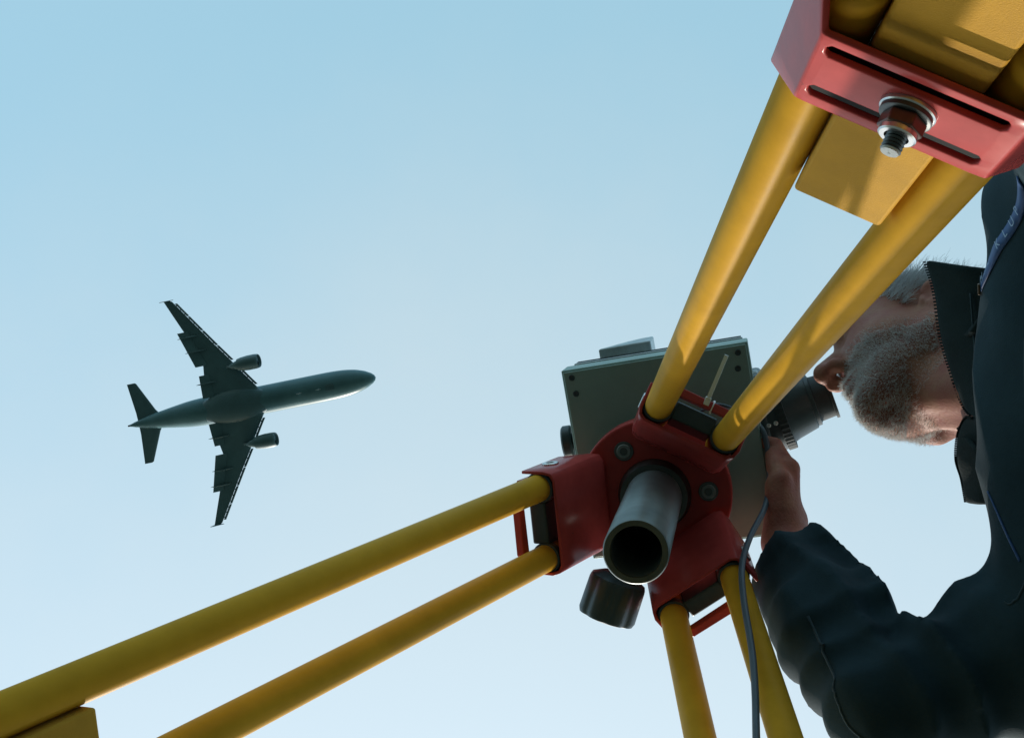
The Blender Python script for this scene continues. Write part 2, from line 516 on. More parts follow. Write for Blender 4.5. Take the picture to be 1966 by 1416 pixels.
    bk = obj('clamp_back_plate', boxmesh('clamp_back_plate', L.o, L.t, L.d, L.n, -0.058, 0.058, c0, c1, -0.024, -0.0205), 'red', cl); bevel(bk, 0.001)
    pd = obj('slot_shade_backing', boxmesh('slot_shade_backing', L.o, L.t, L.d, L.n, -0.0415, 0.0415, c0 - 0.009, c1 - 0.018, 0.0172, 0.0215), 'seal', cl); bevel(pd, 0.0008)  # added black backing, stands in for the shade inside the slots
    # bolt, washer, nut
    q = L.p(0.0005, clamp_d + 0.001, 0.0302)
    obj('washer', lathe('washer', q, L.n, [(0, 0.0118), (0.0015, 0.0118), (0.0020, 0.0112), (0.0020, 0.0)], 40), 'steel', cl)
    obj('spring_washer', lathe('spring_washer', q + L.n * 0.0020, L.n, [(0, 0.0110), (0.0018, 0.0110), (0.0022, 0.0104), (0.0022, 0)], 40), 'darksteel', cl)
    nut = obj('hex_nut', prism('hex_nut', hexpoly(0.0096, 6, 0.25), q + L.n * 0.0042, L.t, L.d, L.n, 0, 0.0062), 'brownnut', cl, 0.4); bevel(nut, 0.0008)
    obj('locking_ring', lathe('locking_ring', q + L.n * 0.0104, L.n, [(0, 0.0080), (0.0020, 0.0080), (0.0026, 0.0072), (0.0026, 0.0052), (0.0, 0.0049)], 40), 'steel', cl)
    th = []
    for k in range(14):
        th.append((0.0085 + k * 0.0008, 0.0044 if k % 2 else 0.0038))
    bt = obj('threaded_bolt', lathe('threaded_bolt', q, L.n, th, 24, True), 'darksteel', cl, 0.4)
    obj('bolt_tip', lathe('bolt_tip', q + L.n * 0.0188, L.n, [(0, 0.0040), (0.0012, 0.0037), (0.0014, 0.0006), (0.0009, 0.0)], 24), 'tip_glint', cl)  # steel tip coloured white to carry its sunlit glint

# ------------------------------------------------------------------ instrument box on the tripod
inst = thing('instrument_case', 'olive grey instrument box with a black eyepiece mounted on the tripod head', 'instrument')
bx = Vector((0.2255, -0.0247, 0)).normalized(); by = Vector((0.0247, 0.2255, 0)).normalized()
bo = Vector((-0.110, -0.1448, 1.70))
BW, BD = 0.2268, 0.236
body = obj('case_body', boxmesh('case_body', bo, bx, by, Z, 0, BW, 0, BD, 0, 0.052), 'box', inst); bevel(body, 0.0015, 2)
bp_ = obj('base_plate', boxmesh('base_plate', bo, bx, by, Z, 0.0025, BW - 0.0025, 0.0025, BD - 0.0025, -0.003, 0.0), 'box', body); bevel(bp_, 0.001)
rimp = obj('rim', boxmesh('rim', bo, bx, by, Z, 0.001, BW - 0.001, 0.0015, BD - 0.001, 0.052, 0.060), 'boxrim', inst); bevel(rimp, 0.001)
sl = obj('gasket', boxmesh('gasket', bo, bx, by, Z, 0.012, BW - 0.012, 0.003, BD - 0.003, 0.060, 0.072), 'seal', inst)
lid = obj('lid', boxmesh('lid', bo, bx, by, Z, 0.007, BW - 0.006, 0.0, BD - 0.002, 0.072, 0.080), 'boxrim', inst); bevel(lid, 0.001)
lid2 = obj('lid_panel', boxmesh('lid_panel', bo, bx, by, Z, 0.009, BW - 0.008, 0.0, BD - 0.002, 0.0802, 0.100), 'seal', inst)
for (u, v) in ((0.012, 0.010), (0.014, 0.030), (BW - 0.013, 0.011), (BW - 0.016, 0.030)):
    obj('cover_screw', lathe('cover_screw', bo + bx * u + by * v, -Z, [(0.002, 0.0038), (0.0036, 0.0038), (0.0042, 0.0032), (0.0036, 0.0012), (0.0036, 0.0)], 16), 'black', body)
# sloped grey hood on the lid
hood_prof = [(0.012, 0.1002), (0.200, 0.1002), (0.200, 0.112), (0.150, 0.116), (0.090, 0.116), (0.012, 0.104)]
hd = obj('sloped_hood', prism('sloped_hood', hood_prof, bo, bx, Z, by, 0.002, 0.150), 'boxtop', inst, 0.7); bevel(hd, 0.002, 3)
flap_prof = [(0.036, 0.1085), (0.104, 0.1170), (0.103, 0.190), (0.086, 0.184), (0.070, 0.166), (0.048, 0.126)]
hf = obj('hood_flap', prism('hood_flap', flap_prof, bo, bx, Z, by, -0.011, 0.060), 'boxtop', hd, 0.7); bevel(hf, 0.002, 3)
# round focusing knob on the far-left side
kn = obj('side_knob', lathe('side_knob', bo + by * 0.092 + Z * 0.030 + bx * 0.0, -bx, [(0, 0.010), (0.004, 0.010), (0.004, 0.019), (0.006, 0.021), (0.015, 0.021), (0.017, 0.019), (0.017, 0.0)], 40), 'black', inst)
# small bright catch at the right corner
ct = obj('side_catch', lathe('side_catch', bo + bx * (BW - 0.002) + by * 0.052 + Z * 0.062, bx, [(0, 0.011), (0.006, 0.011), (0.008, 0.009), (0.008, 0)], 28), 'boxrim', inst)
# eyepiece barrel
e0 = Vector((0.108, -0.062, 1.770)); e1 = Vector((0.2150, -0.094, 1.768))
ea = (e1 - e0).normalized(); el = (e1 - e0).length
mount = obj('camera_mount', boxmesh('camera_mount', bo, bx, by, Z, BW - 0.012, BW + 0.010, 0.045, 0.165, 0.020, 0.125), 'black', inst); bevel(mount, 0.006, 3)
barrel = obj('eyepiece_barrel', lathe('eyepiece_barrel', e0, ea, [(0.0, 0.0), (0.0, 0.048), (0.030, 0.048), (0.046, 0.0475), (0.0465, 0.0440), (0.058, 0.040), (0.083, 0.0345), (0.084, 0.0325), (0.0885, 0.0325), (0.089, 0.030)], 64, False), 'black', inst)
ring = obj('focus_ring', lathe('focus_ring', e0 + ea * 0.040, ea, [(0, 0.0470), (0.0005, 0.0498), (0.011, 0.0498), (0.0115, 0.0440)], 96, False, flute=(48, 0.0009, 0.048)), 'rubber', barrel)
cup = obj('eye_cup', lathe('eye_cup', e0 + ea * 0.089, ea, [(0, 0.030), (0.001, 0.0285), (el - 0.093, 0.0275), (el - 0.0925, 0.0305), (el - 0.089, 0.0305), (el - 0.0888, 0.022), (el - 0.097, 0.017)], 64, False), 'rubber', barrel)
obj('eye_lens', lathe('eye_lens', e1 - ea * 0.010, ea, [(0, 0.0175), (0.002, 0.0)], 32, False), 'glass', barrel)
for k in range(3):
    q = e0 + ea * (0.020 + 0.009 * k) + Vector((0, 0.006, -0.0474))
    obj('set_screw', lathe('set_screw', q, (0, 0.1, -1), [(-0.002, 0.0028), (0.0012, 0.0028), (0.0016, 0.0022), (0.0006, 0.0)], 14), 'steel', barrel)

# ------------------------------------------------------------------ cable and tie
cp = [(0.100, -0.075, 1.735), (0.116, -0.072, 1.716), (0.128, -0.062, 1.700), (0.133, -0.040, 1.690), (0.1335, -0.015, 1.678), (0.127, 0.013, 1.625), (0.1083, 0.033, 1.555),
      (0.099, 0.046, 1.482), (0.0996, 0.0645, 1.418), (0.1060, 0.0890, 1.328), (0.1075, 0.1085, 1.270), (0.1070, 0.1280, 1.213), (0.107, 0.140, 1.1), (0.110, 0.142, 0.9), (0.115, 0.135, 0.6), (0.13, 0.14, 0.25), (0.18, 0.15, 0.06), (0.30, 0.20, 0.006), (0.6, 0.5, 0.006), (1.2, 0.9, 0.006)]
cb = obj('cable', sweep('cable', catmull(cp, 10), 0.0034, 14), 'cable', None, 3.1)
tag(cb, 'grey blue cable hanging from the eyepiece past the tripod leg', 'cable')
cp2 = [(0.058, -0.094, 1.658), (0.075, -0.103, 1.642), (0.090, -0.100, 1.640), (0.105, -0.090, 1.655), (0.118, -0.080, 1.690), (0.124, -0.074, 1.712)]
c2 = obj('thin_wire', sweep('thin_wire', catmull(cp2, 8), 0.0020, 10), 'cable', None, 3.1)
tag(c2, 'thin dark blue wire looping beside the cable tie under the box', 'wire')
# cable tie
tie = thing('cable_tie', 'white nylon cable tie sticking up from the red bracket under the box', 'cable tie')
LA = Leg(*LEGS['A'])
tz0 = Vector((0.0705, -0.1235, 1.512)); tz1 = Vector((0.0935, -0.1725, 1.505))
td = (tz1 - tz0).normalized()
tv = tz0.copy()
strap = obj('strap', sweep('strap', [tz0 - td * 0.002, tz0 + td * 0.02, tz0 + td * 0.044, tz1], 0, rect=(0.0021, 0.0007), up=(0.1, 0.1, 1)), 'tie', tie, 0.5)
hdz = obj('locking_head', boxmesh('locking_head', tz0, td, td.cross(Vector((0, 0, 1))).normalized(), Z, -0.004, 0.005, -0.0032, 0.0032, -0.002, 0.003), 'tie', tie); bevel(hdz, 0.0006)
lpc = LA.p(0.012, 0.154, -0.020)
side = LA.t
loop = [tz0, tz0 + Vector((0.0, 0.002, -0.004))]
lr = []
for k in range(16):
    a = 2 * math.pi * k / 16
    lr.append(lpc + LA.d * (0.0062 * math.cos(a)) + LA.n * (0.0058 * math.sin(a)))
obj('loop', sweep('loop', lr, 0, rect=(0.0006, 0.0021), up=LA.d, closed=True), 'tie', tie, 0.5)
# ------------------------------------------------------------------ airliner on approach
PZ = 245.0
pf = Vector((0.98967, -0.14337, 0)); pl_ = Vector((0.14337, 0.98967, 0))
air = thing('airliner', 'dark twin engine airliner flying overhead with flaps lowered', 'airplane')
AM = Matrix.Identity(4)
for i in range(3):
    AM[i][0] = pf[i]; AM[i][1] = pl_[i]; AM[i][2] = (0, 0, 1)[i]; AM[i][3] = (-107.25, 29.09, PZ)[i]
air.matrix_world = AM

def loft(name, rings, cap=True):
    v, f = [], []
    n = len(rings[0])
    for r in rings: v += r
    for i in range(len(rings) - 1):
        for k in range(n):
            k2 = (k + 1) % n
            f.append((i * n + k, i * n + k2, (i + 1) * n + k2, (i + 1) * n + k))
    if cap:
        f.append(tuple(reversed(range(n)))); f.append(tuple((len(rings) - 1) * n + k for k in range(n)))
    me = pydata(name, v, f)
    bm = bmesh.new(); bm.from_mesh(me); bpy.data.meshes.remove(me)
    bmesh.ops.remove_doubles(bm, verts=bm.verts, dist=1e-5)
    return from_bm(name, bm)

# fuselage stations: (forward, half width, centre height, half height)
FS = [(37.0, 0.05, 0.7, 0.05), (36.75, 0.55, 0.72, 0.5), (36.2, 1.02, 0.78, 0.95), (35.0, 1.62, 0.95, 1.58), (33.2, 2.18, 1.2, 2.15), (31.0, 2.55, 1.38, 2.58),
      (28.5, 2.72, 1.5, 2.80), (25, 2.76, 1.5, 2.82), (14, 2.76, 1.5, 2.82), (2, 2.76, 1.5, 2.82), (-2, 2.58, 1.75, 2.52), (-6, 2.10, 2.3, 1.92),
      (-9.5, 1.62, 2.75, 1.42), (-12.5, 1.12, 3.1, 1.0), (-15.0, 0.55, 3.35, 0.52), (-16.2, 0.22, 3.45, 0.22), (-16.4, 0.05, 3.46, 0.05)]
def smooth_stations(S, n=5):
    out = []
    for i in range(len(S) - 1):
        for k in range(n):
            u = k / n
            p0 = S[max(i - 1, 0)]; p1 = S[i]; p2 = S[i + 1]; p3 = S[min(i + 2, len(S) - 1)]
            out.append(tuple(0.5 * (2 * b + (c - a) * u + (2 * a - 5 * b + 4 * c - d) * u * u + (3 * b - a - 3 * c + d) * u ** 3) if abs(p1[0] - p2[0]) < 6 and j > 0 else b + (c - b) * u
                             for j, (a, b, c, d) in enumerate(zip(p0, p1, p2, p3))))
    out.append(S[-1])
    return out
rings = []
for (x, w_, zc, h_) in smooth_stations(FS, 4):
    w_ = max(w_, 0.03); h_ = max(h_, 0.03)
    rings.append([(x, w_ * math.cos(2 * math.pi * k / 48), zc + h_ * math.sin(2 * math.pi * k / 48)) for k in range(48)])
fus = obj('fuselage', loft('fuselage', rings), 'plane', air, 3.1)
# belly fairing
rings = []
for k in range(25):
    u = k / 24
    x = 0.5 + 15.5 * u
    g_ = math.sin(math.pi * u) ** 0.45
    rings.append([(x, (0.4 + 2.85 * g_) * math.cos(2 * math.pi * q / 32), -0.2 + (0.2 + 1.35 * g_) * math.sin(2 * math.pi * q / 32)) for q in range(32)])
obj('belly_fairing', loft('belly_fairing', rings), 'planedark', fus, 3.1)
for s in (-1, 1):
    dr = obj('nose_gear_door', boxmesh('nose_gear_door', (28.2, 0.33 * s, -1.335), X, Y, Z, -0.9, 0.9, -0.30, 0.30, -0.03, 0.02), 'planedark', fus); bevel(dr, 0.05)
obj('tail_exhaust', lathe('tail_exhaust', (-16.3, 0, 3.46), (-1, 0, 0), [(0, 0.2), (0.35, 0.16), (0.35, 0.0)], 16), 'planeblack', fus)

AF = [(0.0, 0.0), (0.012, 0.030), (0.05, 0.058), (0.13, 0.078), (0.27, 0.086), (0.45, 0.078), (0.65, 0.052), (0.85, 0.022), (1.0, 0.003)]
def foil(xl, xt, y, z, thick):
    c = xl - xt
    up = [(xl - u * c, y, z + t * c * thick) for (u, t) in AF]
    lo = [(xl - u * c, y, z - t * c * thick * 0.62) for (u, t) in reversed(AF[1:-1])]
    return up + lo
def wz(y): return -0.2 + 0.085 * (abs(y) - 2.5)
# wing box planform: (y, leading edge, trailing edge)
WP = [(0.0, 15.6, 3.4), (2.5, 13.7, 3.35), (5.0, 11.85, 3.15), (7.1, 10.35, 3.05), (8.8, 9.2, 3.25), (12.5, 6.45, 1.85), (16.2, 3.8, 0.55), (19.5, 1.45, -0.95), (22.4, -0.6, -2.25), (22.7, -1.15, -2.40)]
def lerp_plan(y, j):
    for a, b in zip(WP, WP[1:]):
        if a[0] <= y <= b[0]:
            return a[j] + (b[j] - a[j]) * (y - a[0]) / (b[0] - a[0])
    return WP[-1][j]
for s in (-1, 1):
    wg = obj('wing', loft('wing', [foil(a, b, y * s, wz(y), 1.0 - 0.02 * y) for (y, a, b) in WP]), 'planedark', air, 0.9)
    # slats ahead of the leading edge with a gap behind them
    for (y0, y1) in ((3.35, 6.7), (8.9, 12.2), (12.3, 15.6), (15.7, 18.9), (19.0, 21.9)):
        rr = []
        for k in range(5):
            y = y0 + (y1 - y0) * k / 4
            le = lerp_plan(y, 1) + 0.72; c = 0.64
            z = wz(y) - 0.22
            rr.append([(le, y * s, z - 0.05), (le - 0.08, y * s, z + 0.10), (le - c, y * s, z + 0.26), (le - c, y * s, z + 0.22), (le - 0.12, y * s, z - 0.02), (le - 0.06, y * s, z - 0.10)])
        sl_ = obj('slat', loft('slat', rr), 'planedark', wg, 0.7)
        nt = 3
        for k in range(nt):
            y = y0 + (y1 - y0) * (k + 0.5) / nt
            le = lerp_plan(y, 1)
            obj('slat_track', boxmesh('slat_track', (le, y * s, wz(y) - 0.03), X, Y, Z, -0.1, 0.35, -0.09, 0.09, -0.05, 0.05), 'planedark', wg)
    # flaps: (inner y, outer y, leading x in/out, trailing x in/out)
    for (y0, y1, l0, l1, t0, t1) in ((2.55, 7.05, 4.6, 4.1, 2.25, 2.30), (8.85, 16.05, 4.2, 1.5, 1.95, -0.52)):
        rr = []
        for k in range(6):
            u = k / 5
            y = y0 + (y1 - y0) * u
            a, b = l0 + (l1 - l0) * u, t0 + (t1 - t0) * u
            z = wz(y)
            rr.append([(a, y * s, z - 0.12), (a - 0.3, y * s, z + 0.04), (b, y * s, z - 0.72), (b, y * s, z - 0.76), (a - 0.3, y * s, z - 0.32)])
        obj('flap', loft('flap', rr), 'planedark', wg, 0.6)
    # aileron between the flaps
    # flap track fairings
    for y in (5.4, 11.9, 14.9):
        te = lerp_plan(y, 2)
        rr = []
        for k in range(9):
            u = k / 8
            rad = 0.27 * math.sin(math.pi * min(1, u * 0.94 + 0.05)) ** 0.6 + 0.012
            x = te + 2.6 - 4.35 * u
            rr.append([(x, y * s + rad * 0.62 * math.cos(2 * math.pi * q / 12), wz(y) - 0.34 - 0.34 * u + rad * math.sin(2 * math.pi * q / 12)) for q in range(12)])
        obj('flap_fairing', loft('flap_fairing', rr), 'planedark', wg, 3.1)
    # wing tip fence
    fx = [(-0.5, -0.75), (-1.4, 0.95), (-2.1, 1.2), (-2.75, 0.2), (-2.75, -0.2), (-2.0, -1.05), (-1.5, -0.95)]
    fe = prism('tip_fence', [(a, b) for a, b in [(0.0, 0.0), (-1.5, 1.15), (-2.45, 1.25), (-2.35, 0.0), (-2.6, -0.95), (-1.8, -0.9)]], (-0.3, 22.72 * s, wz(22.7)), X, Z, Y, -0.05, 0.05)
    obj('tip_fence', fe, 'planedark', wg, 0.5)
    # engine
    en = obj('engine_nacelle', lathe('engine_nacelle', (15.75, 7.75 * s, -2.15), (-1, 0, 0), [(0.5, 0.0), (0.5, 0.55), (0.6, 1.10), (0.15, 1.16), (0.0, 1.24), (0.12, 1.33), (0.8, 1.42), (2.2, 1.43), (3.6, 1.30), (4.3, 1.16), (4.3, 0.9), (4.6, 0.85), (5.6, 0.55), (6.3, 0.12), (6.35, 0.0)], 40, False), 'planedark', air, 0.9)
    obj('intake', lathe('intake', (15.28, 7.75 * s, -2.15), (-1, 0, 0), [(0, 0.0), (0.04, 0.30), (0.04, 1.08)], 32, False), 'planeblack', en)
    for k in range(14):
        a = 2 * math.pi * k / 14
        ca, sa = math.cos(a), math.sin(a)
        bl = pydata('fan_blade', [(15.34, 7.75 * s + 0.30 * ca, -2.15 + 0.30 * sa), (15.34, 7.75 * s + 1.08 * ca, -2.15 + 1.08 * sa),
                                  (15.26, 7.75 * s + 1.08 * math.cos(a + .16), -2.15 + 1.08 * math.sin(a + .16)), (15.26, 7.75 * s + 0.3 * math.cos(a + .3), -2.15 + 0.3 * math.sin(a + .3))], [(0, 1, 2, 3)])
        obj('fan_blade', bl, 'planedark', en, 0)
    py = prism('pylon', [(13.6, -1.0), (14.6, -0.85), (13.0, 0.1), (10.2, 0.35), (7.6, 0.35), (9.2, -1.2)], (0, 7.75 * s, -0.02), X, Z, Y, -0.22, 0.22)
    obj('pylon', py, 'planedark', wg, 0.5)
    # tailplane
    tp = [foil(-8.6, -14.2, 0.5 * s, 3.2, 0.9), foil(-10.0, -14.3, 2.2 * s, 3.35, 0.85), foil(-13.15, -15.15, 8.0 * s, 3.95, 0.8), foil(-13.5, -15.2, 8.2 * s, 3.97, 0.5)]
    obj('tailplane', loft('tailplane', tp), 'planedark', air, 0.9)
# fin
def vfoil(xl, xt, z, th):
    c = xl - xt
    return [(xl - u * c, t * c * th, z) for (u, t) in AF] + [(xl - u * c, -t * c * th, z) for (u, t) in reversed(AF[1:-1])]
obj('fin', loft('fin', [vfoil(-5.5, -14.0, 3.6, 0.6), vfoil(-8.5, -14.8, 7.0, 0.6), vfoil(-13.2, -16.8, 12.4, 0.6)]), 'planedark', air, 0.9)
# antennas and lamps
for (x, y, z) in ((22.0, 0, -1.32), (26.0, 0, -1.3)):
    obj('antenna', prism('antenna', [(0.4, 0), (-0.5, 0), (-0.55, -0.5), (-0.15, -0.5)], (x, y, z), X, Z, Y, -0.03, 0.03), 'planelight', fus, 0.4)
# ------------------------------------------------------------------ person : implicit surfaces
def A3(*p): return np.array(p, np.float32)
def smin(a, b, k):
    h = np.clip(0.5 + 0.5 * (b - a) / k, 0, 1)
    return b + (a - b) * h - k * h * (1 - h)
def smax(a, b, k): return -smin(-a, -b, k)
def ellip(P, c, r, ax=None):
    q = P - A3(*c)
    if ax is not None: q = q @ ax          # columns are axes
    r = A3(*r)
    k0 = np.sqrt(((q / r) ** 2).sum(-1)); k1 = np.sqrt(((q / (r * r)) ** 2).sum(-1)) + 1e-9
    return k0 * (k0 - 1) / k1
def cap(P, a, b, ra, rb):
    a, b = A3(*a), A3(*b)
    ab = b - a
    t = np.clip(((P - a) @ ab) / float(ab @ ab), 0, 1)
    d = np.sqrt(((P - a - t[..., None] * ab) ** 2).sum(-1))
    return d - (ra + (rb - ra) * t)
def chain(P, pts, rs, k=0.006):
    d = None
    for i in range(len(pts) - 1):
        c = cap(P, pts[i], pts[i + 1], rs[i], rs[i + 1])
        d = c if d is None else smin(d, c, k)
    return d
def surface_nets(fn, lo, hi, h, B=12):
    lo = np.array(lo, np.float32)
    n = np.ceil((np.array(hi) - lo) / h / B).astype(int)
    N = n * B + 1
    V = np.full(N, 1.0, np.float32)
    bc = np.stack(np.meshgrid(*[(np.arange(k) + 0.5) * B * h for k in n], indexing='ij'), -1).reshape(-1, 3).astype(np.float32) + lo
    dc = fn(bc).reshape(n)
    lim = B * h * 0.95 + 0.012
    g = np.arange(B + 1) * h
    G = np.stack(np.meshgrid(g, g, g, indexing='ij'), -1).astype(np.float32)
    act = np.argwhere(np.abs(dc) <= lim)
    ins = np.argwhere(dc < -lim)
    for i, j, k in ins:
        V[i * B:i * B + B + 1, j * B:j * B + B + 1, k * B:k * B + B + 1] = -1.0
    CH = 120
    for c in range(0, len(act), CH):
        a = act[c:c + CH]
        P = (G[None] + (a * B * h).astype(np.float32)[:, None, None, None, :] + lo)
        sh = P.shape[:-1]
        val = fn(P.reshape(-1, 3)).reshape(sh)
        for q, (i, j, k) in enumerate(a):
            V[i * B:i * B + B + 1, j * B:j * B + B + 1, k * B:k * B + B + 1] = val[q]
    S = V < 0
    cnt = np.zeros(np.array(N) - 1, np.int8)
    for di in (0, 1):
        for dj in (0, 1):
            for dk in (0, 1):
                cnt += S[di:N[0] - 1 + di, dj:N[1] - 1 + dj, dk:N[2] - 1 + dk]
    cells = np.argwhere((cnt > 0) & (cnt < 8))
    idx = np.full(np.array(N) - 1, -1, np.int32)
    idx[tuple(cells.T)] = np.arange(len(cells))
    acc = np.zeros((len(cells), 3), np.float64); num = np.zeros(len(cells))
    corners = [(0, 0, 0), (1, 0, 0), (0, 1, 0), (1, 1, 0), (0, 0, 1), (1, 0, 1), (0, 1, 1), (1, 1, 1)]
    cv = np.stack([V[cells[:, 0] + a, cells[:, 1] + b, cells[:, 2] + c] for a, b, c in corners], 1)
    for e0 in range(8):
        for e1 in range(e0 + 1, 8):
            dlt = np.abs(np.array(corners[e0]) - np.array(corners[e1])).sum()
            if dlt != 1: continue
            m = (cv[:, e0] < 0) != (cv[:, e1] < 0)
            t = np.zeros(len(cells)); t[m] = cv[m, e0] / (cv[m, e0] - cv[m, e1])
            p = np.array(corners[e0]) + t[:, None] * (np.array(corners[e1]) - np.array(corners[e0]))
            acc[m] += p[m]; num[m] += 1
    verts = (cells + acc / num[:, None]) * h + lo
    faces = []
    for ax in range(3):
        u, v = (ax + 1) % 3, (ax + 2) % 3
        s0 = [slice(None)] * 3; s1 = [slice(None)] * 3
        s0[ax] = slice(0, N[ax] - 1); s1[ax] = slice(1, N[ax])
        ch = S[tuple(s0)] != S[tuple(s1)]
        e = np.argwhere(ch)
        e = e[(e[:, u] > 0) & (e[:, v] > 0) & (e[:, u] < N[u] - 1) & (e[:, v] < N[v] - 1)]
        du = np.zeros(3, int); du[u] = 1
        dv = np.zeros(3, int); dv[v] = 1
        q = np.stack([idx[tuple((e - du - dv).T)], idx[tuple((e - dv).T)], idx[tuple(e.T)], idx[tuple((e - du).T)]], 1)
        flip = ~S[tuple(e.T)]
        q[flip] = q[flip][:, ::-1]
        faces.append(q)
    faces = np.concatenate(faces)
    faces = faces[(faces >= 0).all(1)]
    return verts, faces
def np_mesh(name, v, f):
    me = bpy.data.meshes.new(name)
    me.vertices.add(len(v)); me.vertices.foreach_set('co', np.asarray(v, np.float32).ravel())
    k = f.shape[1]
    me.loops.add(f.size); me.loops.foreach_set('vertex_index', f.astype(np.int32).ravel())
    me.polygons.add(len(f)); me.polygons.foreach_set('loop_start', np.arange(0, f.size, k, dtype=np.int32))
    me.update(calc_edges=True); me.validate()
    return me
def vnoise(P, seed, n=7, f0=1.0):
    """cheap smooth noise: sum of randomly oriented sines"""
    r = np.random.default_rng(seed)
    out = np.zeros(P.shape[:-1], np.float32)
    for _ in range(n):
        d = r.normal(size=3); d /= np.linalg.norm(d)
        out += np.sin((P @ A3(*d)) * f0 * r.uniform(0.6, 1.6) + r.uniform(0, 6.28))
    return out / n

# head frame : forward, left, up
ROLL = math.radians(20)
HF = np.array([-0.995, 0.02, -0.10]); HF /= np.linalg.norm(HF)
HU = np.array([-0.10, -math.sin(ROLL), math.cos(ROLL)]); HU -= HF * (HU @ HF); HU /= np.linalg.norm(HU)
HL = np.cross(HU, HF)
HC = np.array([0.322, -0.134, 1.722])
HM = np.stack([HF, HL, HU], 1)                        # local -> world
HMf = HM.astype(np.float32); HCf = HC.astype(np.float32)
def hw_(f, l, u): return tuple(HC + HM @ np.array([f, l, u]))
NECK0 = (-0.012, 0, -0.045)
def head_sdf(W_):
    P = (W_ - HCf) @ HMf
    Q = P.copy(); Q[..., 1] = np.abs(Q[..., 1])
    d = ellip(P, (-0.010, 0, 0.052), (0.100, 0.076, 0.088))
    d = smin(d, ellip(P, (0.048, 0, -0.010), (0.050, 0.062, 0.072)), 0.03)
    d = smin(d, ellip(Q, (0.030, 0.040, -0.030), (0.045, 0.030, 0.040)), 0.02)          # cheeks
    d = smin(d, cap(Q, (0.0, 0.060, -0.052), (0.072, 0.016, -0.095), 0.018, 0.019), 0.018)   # jaw
    d = smin(d, cap(Q, (-0.004, 0.062, -0.01), (0.0, 0.060, -0.052), 0.014, 0.017), 0.02)
    d = smin(d, ellip(P, (0.045, 0, -0.072), (0.050, 0.050, 0.026)), 0.02)              # under the jaw
    d = smin(d, ellip(P, (0.086, 0, -0.098), (0.016, 0.020, 0.015)), 0.012)             # chin
    d = smin(d, cap(Q, (0.088, 0.008, 0.047), (0.080, 0.045, 0.050), 0.011, 0.010), 0.012)   # brow
    d = smax(d, -ellip(Q, (0.103, 0.032, 0.026), (0.016, 0.018, 0.013)), 0.008)         # eye socket
    d = smin(d, ellip(Q, (0.079, 0.032, 0.027), (0.0125, 0.0125, 0.0125)), 0.003)
    d = smin(d, cap(P, (0.094, 0, 0.034), (0.122, 0, -0.014), 0.0075, 0.0125), 0.008)   # nose
    d = smin(d, ellip(Q, (0.108, 0.0125, -0.020), (0.013, 0.0095, 0.0095)), 0.005)
    d = smax(d, -ellip(Q, (0.111, 0.0072, -0.029), (0.0045, 0.0026, 0.0035)), 0.002)      # nostrils
    d = smin(d, cap(Q, (0.100, 0.0, -0.053), (0.090, 0.022, -0.056), 0.0075, 0.004), 0.006)  # lips
    d = smin(d, cap(Q, (0.098, 0.0, -0.067), (0.089, 0.020, -0.064), 0.0080, 0.004), 0.006)
    d = smax(d, -cap(Q, (0.108, 0.0, -0.060), (0.094, 0.024, -0.060), 0.0022, 0.001), 0.003)
    # ears
    e_ax = np.array([[0.86, 0.50, 0.0], [-0.50, 0.86, 0.0], [0.0, 0.0, 1.0]], np.float32)
    ear = ellip(Q, (-0.012, 0.087, 0.002), (0.0085, 0.0215, 0.034), np.array([[0.35, 0.94, 0], [0.94, -0.35, 0], [0, 0, 1]], np.float32))
    ear = smax(ear, -ellip(Q, (0.002, 0.091, 0.004), (0.011, 0.011, 0.020)), 0.004)
    ear = smin(ear, ellip(Q, (-0.006, 0.079, -0.026), (0.009, 0.006, 0.0105)), 0.006)
    ear = smin(ear, ellip(Q, (0.006, 0.077, 0.0), (0.005, 0.005, 0.008)), 0.004)
    d = smin(d, ear, 0.005)
    return d, P
NB = (0.435, -0.125, 1.46)
SH_R, EL_R, WR_R = (0.475, 0.085, 1.43), (0.223, 0.151, 1.350), (0.147, 0.058, 1.626)
SH_L, EL_L, WR_L = (0.455, -0.315, 1.44), (0.385, -0.385, 1.18), (0.470, -0.400, 0.94)
def finger(P, pts, r0, r1):
    n = len(pts)
    return chain(P, pts, [r0 + (r1 - r0) * i / (n - 1) for i in range(n)], 0.003)
